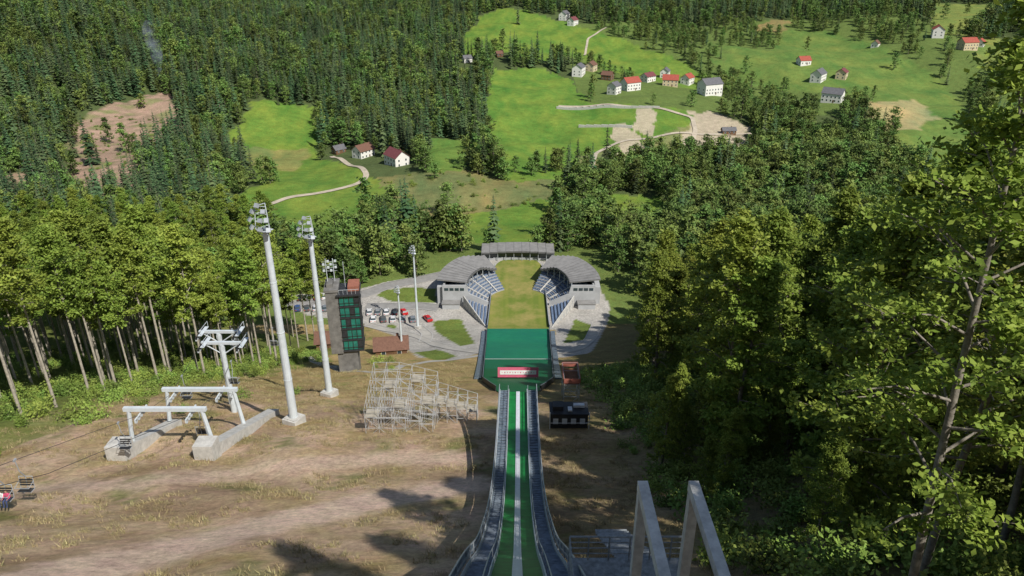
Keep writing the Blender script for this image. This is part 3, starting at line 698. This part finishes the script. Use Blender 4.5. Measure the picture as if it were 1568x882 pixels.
for i in range(9):
    x0=-13.5+27*i/9; x1=-13.5+27*(i+1)/9; xm=(x0+x1)/2; yb=257.6-.010*xm*xm
    roof.box((CX+xm,yb+3.4,-107.9),(27/9-.02,8.6,.32),0,0,R(1)); seam.box((CX+xm,yb-1.05,-108.15),(27/9,.14,.5)); seam.box((CX+x0,yb+3.4,-107.72),(.1,8.6,.1),0,0,R(1))
    glz.box((CX+xm,yb+1.2,-109.8),(27/9-.25,.15,2.6)); wall.box((CX+xm,yb+5,-110.3),(27/9,7,3.9)); wall.box((CX+xm,yb+.9,-111.6),(27/9,.4,1.3))
    col.tube((CX+x0,yb-.5,GZ),(CX+x0,yb-.5,-108.1),.12,n=6)
for bb,nm,m in ((wall,'walls',M['plaster']),(roof,'roof',M['roofmetal']),(seam,'roof_seams',M['roofgrey2']),(conc,'stands',M['stand']),(seat,'seats',M['blue']),(col,'columns',M['steel']),(glz,'windows',M['glass']),(whi,'aisles',M['conc'])):
    bb.obj(nm,[m],stad)

# ------------------------------------------------------------------ judges tower
x,y,z=hit(537,566); tw=empty('judges_tower',(x,y,z),R(8))
b=B(); b.box((0,0,2),(4.0,4.4,8)); b.box((-1.9,0,12.4),(2.4,5.2,13.8)); b.box((-1.9,0,19.6),(2.8,5.6,.5)); b.box((-2.2,0,20.2),(1.2,3,.8)); b.obj('core',[M['darkconc']],tw)
b=B(); g=B(); f=B()
for k in range(5):
    z0=6+k*2.5
    b.box((1.35,-.1,z0),(4.1,5.2,.28)); g.box((1.35,-.1,z0+1.35),(3.7,4.8,2.2)); 
    for i in range(5): f.box((-.55+i*.95,-2.56,z0+1.35),(.1,.1,2.3))
    for i in range(5): f.box((3.26,-2.3+i*1.1,z0+1.35),(.1,.1,2.3))
    f.box((1.35,-2.75,z0+.95),(4.2,.06,.08)); f.box((3.5,-.1,z0+.95),(.06,5.3,.08))
    for i in range(4):
        if (i*3+k*5)%4==1: b.box((-.08+i*.95,-2.54,z0+1.35),(.8,.06,1.9))
b.box((1.3,-.1,18.55),(4.6,5.8,.35)); b.obj('floor_slabs',[M['dark']],tw); g.obj('glazing',[M['gglass']],tw); f.obj('mullions',[M['dark']],tw)
b=B(); b.box((2.3,.5,19.2),(2.2,3.6,1.0)); b.obj('roof_room',[mat('brick_red',(.3,.12,.08),.8,.2,2)],tw)
b=B()
for dx in (-2.6,-1.2):
    b.tube((dx,0,20.6),(dx,0,25.4),.08,n=5)
    for k in range(4): b.box((dx+(k%2-.5)*.9,0,22.9+.65*k),(.42,.3,.4)); b.tube((dx-.7,0,22.8+.65*k),(dx+.7,0,22.8+.65*k),.03,n=4)
for k in range(5): b.tube((-.4+k*.8,-2.6,18.7),(-.4+k*.8,-2.6,19.7),.03,n=4)
b.tube((-.6,-2.6,19.7),(3.4,-2.6,19.7),.035,n=4); b.tube((.6,1,18.7),(.6,1,24.2),.05,n=5); b.obj('antennas_and_lights',[M['whitesteel']],tw)

# ------------------------------------------------------------------ floodlight masts
def mast(u,v,h,r0,r1,head=1.0,name='floodlight_mast'):
    x,y,z=hit(u,v); e=empty(name,(x,y,z),R(-25))
    b=B(); n=8
    for i in range(n): b.tube((0,0,h*i/n),(0,0,h*(i+1)/n),r0+(r1-r0)*i/n,r0+(r1-r0)*(i+1)/n,14,cap=(i in(0,n-1)))
    for i in range(1,4): b.tube((0,0,h*i/4-.06),(0,0,h*i/4+.06),(r0+(r1-r0)*i/4)*1.08,n=14)
    b.obj('pole',[M['whitesteel']],e,smooth=False)
    b=B(); b.box((0,0,.0),(r0*3.8,r0*3.8,1.8)); b.box((0,0,.95),(r0*3,r0*3,.12)); b.obj('foundation',[M['conc']],e)
    b=B(); H0=h-.1
    hd=head
    for k in range(3):
        a=R(90+120*k+15); ex,ey=math.cos(a),math.sin(a)
        b.tube((0,0,H0-1.3*hd),(ex*1.0*hd,ey*1.0*hd,H0+.2*hd),.05,n=4)
        b.tube((ex*1.0*hd,ey*1.0*hd,H0+.2*hd),(ex*.75*hd,ey*.75*hd,H0+2.9*hd),.05,n=4)
        a2=R(90+120*(k+1)+15); fx,fy=math.cos(a2),math.sin(a2)
        for zz,q in ((.2,1.0),(1.1,.92),(2.0,.84),(2.9,.75)): b.tube((ex*q*hd,ey*q*hd,H0+zz*hd),(fx*q*hd,fy*q*hd,H0+zz*hd),.035,n=4)
    for k,(xx,zz) in enumerate(((-1.2,.35),(0,.25),(1.2,.35),(-1.3,1.3),(.15,1.35),(1.1,1.5),(-.8,2.3),(.8,2.5),(0,3.1))):
        b.box((xx*hd,-.75*hd,H0+zz*hd),(.50*hd,.30*hd,.50*hd),xx*.5,1,R(-35)); b.tube((xx*hd,-.75*hd,H0+zz*hd),(xx*.6*hd,-.2*hd,H0+zz*hd),.04,n=4)
    b.box((0,0,H0-.05),(1.3*hd,1.2*hd,.06)); b.obj('lamp_head',[M['whitesteel'],M['steel']],e)
mast(451,648,25.4,.52,.33,.95); mast(505,606,25.8,.50,.30,.95); mast(640,503,25,.40,.22,.8); mast(616,540,17.5,.32,.18,.6)

# ------------------------------------------------------------------ chairlift
lift=empty('chairlift_pylon')
def post(b,p,q,r,mi=0): b.tube(p,q,r,r*.8,10,mi)
b=B(); wh=B()
xa=-38.6
for (x,y,zt) in ((xa,86.5,-48.0),(xa+1.9,82.5,-47.4)):
    zg=float(H(x,y)); post(b,(x,y,zg),(x,y,zt),.38)
    b.box((x,y,zt+.2),(5.0,.35,.35)); b.box((x,y,zt-.5),(.5,.5,.5))
    for s in (-1,1):
        b.tube((x+s*2.3,y,zt+.1),(x,y,zt-1.5),.07,n=5)
        b.box((x+s*2.4,y,zt-.25),(.14,3.2,.22)); b.box((x+s*2.4+.45,y,zt+.25),(.5,2.6,.06))
        for k in range(6): wh.tube((x+s*2.4-.07,y-1.4+k*.56,zt-.02),(x+s*2.4+.07,y-1.4+k*.56,zt-.02),.24,n=10)
        for k in (-1.2,1.2): b.tube((x+s*2.4+.65,y+k,zt+.2),(x+s*2.4+.65,y+k,zt+1.1),.03,n=4)
        b.tube((x+s*2.4+.65,y-1.2,zt+1.1),(x+s*2.4+.65,y+1.2,zt+1.1),.03,n=4)
b.obj('columns',[M['whitesteel']],lift); wh.obj('wheels',[M['rubber']],lift)
b=B()
xL,xR=-40.6,-31.6
for x,yE in ((xL,73.5),(xR,80.0)):
    ya=62.6; P=[]
    for zz in (-1,1):
        for xx,yy in ((-.7,ya),(.7,ya),(.9,yE),(-.5,yE)):
            hgt=(1.5-.6*(yy-ya)/(yE-ya)) if zz>0 else -2.5
            P.append((x+xx+(yy-ya)*.05,yy,float(H(x,yy))+hgt))
    b.quadbox(P); b.box((x,ya+.3,float(H(x,ya))+.2),(2.0,1.9,3.6))
b.obj('concrete_bases',[M['conc']],lift)
b=B()
for y in (65.0,72.5):
    zt=float(H(-36,y))+5.3
    for x,s in ((xL,1),(xR,-1)):
        xx=x+.2*s+(y-65)*.05; b.tube((xx,y,float(H(x,y))+1),(xx+.5*s,y,zt),.24,.22,8)
    b.box((( xL+xR)/2+(y-65)*.05,y,zt),(abs(xR-xL)-.4,.42,.42))
    for s in (-1,1):
        b.box((-36.1+s*2.6,y,zt-.5),(.14,2.8,.2))
        for k in range(5): b.tube((-36.17+s*2.6,y-1.2+k*.6,zt-.72),(-36.03+s*2.6,y-1.2+k*.6,zt-.72),.22,n=9)
b.obj('portal_frames',[M['whitesteel']],lift)
cab=B(); lines=[]
for s in (-1,1):
    pts=[(-35.0+s*2.6,14,float(H(-37,14))+4.6),(-36.8+s*2.6,44,float(H(-37,44))+4.3),(-36.1+s*2.6,65,float(H(-36,65))+4.6),(-36.6+s*2.6,72.5,float(H(-36,72.5))+4.6),(-37.0+s*2.4,82.5,-47.5),(-38.6+s*2.4,86.5,-48.1),(-44+s*2.7,130,-70),(-52+s*2.7,200,-98)]
    for p,q in zip(pts[:-1],pts[1:]): cab.tube(p,q,.025,n=5)
    lines.append(pts)
cab.obj('haul_cable',[M['cable']],lift)
def onl(s,y):
    p=lines[0 if s<0 else 1]; return tuple(float(np.interp(y,[q[1] for q in p],[q[k] for q in p])) for k in (0,1,2))
def chair(s,y,name='chairlift_chair'):
    X0,Y0,Z0=onl(s,y); b=B(); x=y=z=0.0; zb=-3.1
    b.tube((x,y,z),(x,y-.1,z-1.2),.04,n=6); b.tube((x,y-.1,z-1.2),(x,y-.5,zb+1.1),.04,n=6)
    b.tube((x-.55,y-.5,zb+1.1),(x+.55,y-.5,zb+1.1),.035,n=6)
    for sx in (-.55,0,.55):
        b.tube((x+sx,y-.5,zb+1.1),(x+sx,y-.35,zb),.03,n=6); b.tube((x+sx,y-.35,zb),(x+sx,y+.2,zb),.03,n=6)
    for k in range(3): b.box((x,y-.37-.035*k,zb+.35+k*.22),(1.1,.03,.15),0,1)
    for k in range(3): b.box((x,y-.25+.18*k,zb+.04),(1.1,.14,.03),0,1)
    b.tube((x-.58,y+.3,zb+.5),(x+.58,y+.3,zb+.5),.025,n=6); b.tube((x-.58,y-.45,zb+.7),(x-.58,y+.3,zb+.5),.025,n=6); b.tube((x+.58,y-.45,zb+.7),(x+.58,y+.3,zb+.5),.025,n=6)
    b.box((x,y,z),(.12,.35,.16)); o=b.obj(name,[M['steel'],M['dark']]); o.location=(X0,Y0,Z0); o.rotation_euler=(0,0,math.pi if s<0 else 0); return X0,Y0,Z0-3.1
for s,y in ((-1,61),(-1,76),(1,67),(1,79),(-1,101),(1,106)): chair(s,y)
cxp,cyp,czp=chair(-1,45.4); chair(-1,47.6)
def person(x,y,z,jacket,name='person'):
    e=empty(name,(x,y,z),math.pi)
    def skin(nm,vs,es,rs,m,root=0):
        me=bpy.data.meshes.new(nm); me.from_pydata(vs,es,[]); me.materials.append(m); o=bpy.data.objects.new(nm,me); scene.collection.objects.link(o); o.parent=e
        md=o.modifiers.new('skin','SKIN')
        sv=me.skin_vertices[0].data
        for i,r in enumerate(rs): sv[i].radius=(r,r) if not isinstance(r,tuple) else r
        sv[root].use_root=True
        sd=o.modifiers.new('sub','SUBSURF'); sd.levels=2; sd.render_levels=2; return o
    skin('torso',[(0,0,.10),(0,-.04,.3),(0,-.03,.5),(0,.0,.6),(-.19,0,.54),(-.25,.1,.33),(-.2,.32,.28),(.19,0,.54),(.25,.1,.33),(.2,.32,.28)],[(0,1),(1,2),(2,3),(2,4),(4,5),(5,6),(2,7),(7,8),(8,9)],[(.16,.12),(.15,.11),(.16,.11),.06,.07,.055,.04,.07,.055,.04],jacket)
    skin('legs',[(0,0,.10),(-.1,.05,.1),(-.12,.45,.14),(-.12,.5,-.28),(-.12,.62,-.33),(.1,.05,.1),(.12,.45,.14),(.12,.5,-.28),(.12,.62,-.33)],[(0,1),(1,2),(2,3),(3,4),(0,5),(5,6),(6,7),(7,8)],[(.14,.11),.1,.07,.045,.04,.1,.07,.045,.04],M['jeans'])
    skin('head',[(0,0,.58),(0,.01,.68),(0,.02,.78),(0,.02,.86),(0,.11,.76)],[(0,1),(1,2),(2,3),(2,4)],[.05,.07,(.085,.1),.07,.015],M['skin'])
    skin('hair',[(0,-.03,.74),(0,-.01,.84),(0,.02,.9)],[(0,1),(1,2)],[.075,.1,.075],M['hair'])
    for s in (-1,1):
        vs=[(s*.2,.32,.28),(s*.2,.37,.29)];es=[(0,1)];rs=[.028,.035]
        for k in range(4):
            a=len(vs); vs+=[(s*.2+(k-1.5)*.018,.42,.29),(s*.2+(k-1.5)*.02,.45,.27)]; es+=[(1,a),(a,a+1)]; rs+=[.009,.008]
        a=len(vs); vs+=[(s*.2-s*.045,.37,.28),(s*.2-s*.05,.40,.27)]; es+=[(1,a),(a,a+1)]; rs+=[.01,.008]
        skin('hand',vs,es,rs,M['skin'])
person(cxp-.27,cyp+.1,czp+.0,M['white']); person(cxp+.27,cyp+.1,czp+.0,M['pink'])

# ------------------------------------------------------------------ scaffold stand
sc_=empty('scaffolding_stand'); b=B(); pl=B()
def scaff(b,pl,x0,y0,nx,ny,bx,by,htop,deck=lambda i,j:True,lift_=2.0,r=.04):
    for i in range(nx+1):
        for j in range(ny+1):
            x=x0+i*bx; y=y0+j*by; zt=htop(i,j); zg=float(H(x,y)); b.tube((x,y,zg-.3),(x,y,zt+1.0),r,n=5)
            lv=zt; c=0
            while lv>zg+.4:
                if i<nx: b.tube((x,y,lv),(x+bx,y,lv),r*.7,n=4)
                if j<ny: b.tube((x,y,lv),(x,y+by,lv),r*.7,n=4)
                if i<nx: b.tube((x,y,lv),(x+bx,y,lv-lift_),r*.6,n=4) if (i+j+c)%2==0 else b.tube((x,y,lv-lift_),(x+bx,y,lv),r*.6,n=4)
                if j<ny and (i+j+c)%2==1: b.tube((x,y,lv),(x,y+by,lv-lift_),r*.6,n=4)
                lv-=lift_; c+=1
            if i<nx and j<ny and deck(i,j):
                for k in range(4): pl.box((x+bx/2,y+by*(k+.5)/4,zt+.06),(bx*.97,by/4-.06,.05))
            if i<nx: b.tube((x,y,zt+1.0),(x+bx,y,htop(i+1,j)+1.0),r*.6,n=4)
            if j<ny: b.tube((x,y,zt+1.0),(x,y+by,htop(i,j+1)+1.0),r*.6,n=4)
scaff(b,pl,-16.9,71.2,5,5,1.55,1.55,lambda i,j:-48.9-.45*max(0,i-2)-.55*(5-j)*.6,lambda i,j:(i*2+j)%5==0,1.5)
scaff(b,pl,-9.1,75.5,4,2,1.2,1.6,lambda i,j:-51.6-.42*i,lambda i,j:j==0,1.3)
b.obj('tubes',[mat('scaffold_tube',(.50,.51,.51),.5,.25,2,.2)],sc_); pl.obj('decks',[mat('scaffold_plank',(.36,.33,.27),.85,.25,2)],sc_)
e=empty('coaches_platform'); b=B(); pl=B(); rd=B()
x0,y0,z0=hit(856,612)
scaff(b,pl,x0+.6,y0-1,1,2,2.2,2.2,lambda i,j:z0+3.2)
for k in range(2): rd.box((x0+1.7,y0-1.1+4.6*k,z0+3.9),(2.3,.06,.75)); rd.box((x0+.5+2.4*k,y0+1.2,z0+3.9),(.06,4.3,.75))
b.obj('tubes',[M['steel']],e); pl.obj('deck',[M['wood']],e); rd.obj('panels',[mat('faded_red',(.34,.12,.09),.7,.25,2)],e)
x0,y0,z0=hit(871,655); e=empty('snow_machine_container',(x0,y0,z0))
b=B(); b.box((0,1,.9),(4.4,2.4,2.1)); b.box((0,1,2.05),(4.6,2.6,.16)); b.box((-1.3,1,2.4),(1.2,1.2,.6)); b.obj('body',[M['dark']],e)
b=B(); 
for k in range(4): b.box((-1.6+k*1.05,-.25,1.1),(.6,.08,.7))
b.box((1.2,1.2,2.35),(1.3,.5,.35)); b.box((.1,.6,2.25),(.5,.8,.2)); b.tube((-2.3,-.6,-.2),(-2.3,-.6,2.6),.05); b.tube((2.3,-.6,-.2),(2.3,-.6,2.6),.05); b.tube((-2.3,-.6,1.1),(2.3,-.6,1.1),.04); b.obj('vents_and_rails',[M['whitesteel']],e)

# ------------------------------------------------------------------ foreground gantry + platform
e=empty('start_gantry'); b=B()
for x in (3.85,5.35):
    b.box((x,9.2,-14.85),(.30,16.6,.34)); b.box((x,17.3,-19.0),(.30,.3,7.9))
for y in (4,8.5,): b.box((4.6,y,-15.15),(1.2,.18,.2))
b.obj('beams',[mat('weathered_white_beam',(.62,.61,.57),.7,.25,2.5,bump=.2)],e)
b=B(); pz0=-19.6
b.box((3.9,17.6,pz0),(4.0,3.4,.12)); 
for x in (1.95,2.6,3.3,4.0,4.7,5.4,5.85): b.tube((x,19.2,pz0),(x,19.2,pz0+1.1),.03,n=5)
for zz in (.35,.6,.85,1.1): b.tube((1.95,19.2,pz0+zz),(5.85,19.2,pz0+zz),.025 if zz<1.1 else .04,n=5); b.tube((1.95,16,pz0+zz),(1.95,19.2,pz0+zz),.025,n=5)
for y in (16,17.6): b.tube((1.95,y,pz0),(1.95,y,pz0+1.1),.03,n=5)
for x in (2.1,5.7):
    b.tube((x,19,pz0),(x,19,float(H(x,19))-.5),.12,n=8)
for k in range(14): b.box((4.4,19.5+k*.45,pz0-.25-k*.33),(1.4,.3,.05))
b.obj('platform',[mat('walkway_grating',(.26,.28,.29),.6,.4,6,.2)],e)

# ------------------------------------------------------------------ cars
def carmesh():
    b=B(); b.prismx([(-2.1,.3),(2.1,.3),(2.12,.68),(1.35,.86),(.85,.95),(-1.75,1.0),(-2.12,.9)],-.88,.88,0)
    P=[(-.8,-1.75,.97),(.8,-1.75,.97),(.8,.85,.95),(-.8,.85,.95),(-.62,-1.35,1.45),(.62,-1.35,1.45),(.62,.15,1.45),(-.62,.15,1.45)]
    b.quadbox(P,1); b.box((0,-.6,1.48),(1.26,1.55,.05),0,0)
    for sx in (-.82,.82):
        for yy in (-1.3,1.3): b.tube((sx-.1,yy,.32),(sx+.1,yy,.32),.32,n=12,mi=2)
    for sx in (-.6,.6): b.box((sx,2.12,.66),(.35,.05,.16),0,3); b.box((sx,-2.13,.76),(.3,.05,.18),0,4)
    o=b.obj('parked_car',[M['car'],M['glass'],M['rubber'],M['white'],M['red']]); me=o.data; bpy.data.objects.remove(o); return me
cm=carmesh()
cols=[(.6,.6,.6),(.03,.03,.035),(.25,.26,.27),(.4,.02,.02),(.7,.7,.7),(.05,.09,.22),(.1,.1,.1),(.55,.56,.58),(.18,.2,.22)]
ci=0
def car(u,v,rz,c=None):
    global ci
    x,y,z=hit(u,v); o=bpy.data.objects.new('parked_car',cm); scene.collection.objects.link(o); o.location=(x,y,z+.09); o.rotation_euler=(0,0,rz+rng.normal()*.05); o.color=(*(c or cols[ci%9]),1); ci+=1
for u in range(448,504,12): car(u,459-(u-448)*.06,.25)
for u in range(456,520,14): car(u,474,.25)
for i,u in enumerate(range(566,612,13)): car(u,480,R(10),cols[(0,2,4,1,7)[i%5]])
for i,u in enumerate(range(572,640,15)): car(u,491,R(12),cols[(4,6,0,2,8)[i%5]])
for u,v in ((618,480),(655,490)): car(u,v,R(30),(.5,.02,.02))

# ------------------------------------------------------------------ smoke over the clearing
x,y,z=hit(243,128)
sm=bpy.data.materials.new('smoke'); sm.use_nodes=True; nt=sm.node_tree; nt.nodes.remove(nt.nodes['Principled BSDF'])
pv=nt.nodes.new('ShaderNodeVolumePrincipled'); pv.inputs['Color'].default_value=(.75,.85,1,1)
tc=nt.nodes.new('ShaderNodeTexCoord'); no=nt.nodes.new('ShaderNodeTexNoise'); no.inputs['Scale'].default_value=.12; no.inputs['Detail'].default_value=4; nt.links.new(tc.outputs['Object'],no.inputs['Vector'])
mr=nt.nodes.new('ShaderNodeMapRange'); mr.inputs[1].default_value=.42; mr.inputs[2].default_value=.7; mr.inputs[3].default_value=0; mr.inputs[4].default_value=.10; nt.links.new(no.outputs['Fac'],mr.inputs[0]); nt.links.new(mr.outputs[0],pv.inputs['Density'])
nt.links.new(pv.outputs[0],nt.nodes['Material Output'].inputs['Volume'])
V=[];Q=[];K=12;Nn=10
for i in range(Nn+1):
    f=i/Nn; r=(2.5+6*f)*(math.sin(math.pi*min(1,max(0,f*.96+.03)))**.4); cx=2*math.sin(f*5)+3*f; cz=f*48
    for k in range(K): t=6.2832*k/K; V.append((cx+r*math.cos(t),r*.8*math.sin(t),cz))
for i in range(Nn):
    for k in range(K): Q.append((i*K+k,i*K+(k+1)%K,(i+1)*K+(k+1)%K,(i+1)*K+k))
me=bpy.data.meshes.new('smoke_plume'); me.from_pydata(V,[],Q+[tuple(range(K))[::-1],tuple(range(Nn*K,Nn*K+K))]); me.materials.append(sm)
o=bpy.data.objects.new('smoke_plume',me); scene.collection.objects.link(o); o.location=(x,y,z+2)

# ------------------------------------------------------------------ light, sky, camera
az=math.atan2(.66,-.75); el=R(48)
ts=Vector((math.sin(az)*math.cos(el),math.cos(az)*math.cos(el),math.sin(el)))
sd=bpy.data.lights.new('sun','SUN'); sd.energy=5.0; sd.angle=R(.5); sd.color=(1,.955,.88); so=bpy.data.objects.new('sun',sd); scene.collection.objects.link(so)
so.rotation_euler=(-ts).to_track_quat('-Z','Y').to_euler()
wd=bpy.data.worlds.new('World'); scene.world=wd; wd.use_nodes=True; nt=wd.node_tree; sk=nt.nodes.new('ShaderNodeTexSky'); sk.sky_type='NISHITA'; sk.sun_disc=False; sk.sun_elevation=el; sk.sun_rotation=az
nt.links.new(sk.outputs[0],nt.nodes['Background'].inputs[0]); nt.nodes['Background'].inputs[1].default_value=.085
cd=bpy.data.cameras.new('camera'); cam=bpy.data.objects.new('camera',cd); scene.collection.objects.link(cam); scene.camera=cam
cd.sensor_width=36; cd.lens=36*F/1568; cd.clip_end=8000; cd.clip_start=.1; cam.location=(0,0,0); cam.rotation_euler=(R(90)-PIT,0,0)
scene.view_settings.view_transform='Standard'; scene.view_settings.look='None'; scene.view_settings.exposure=0
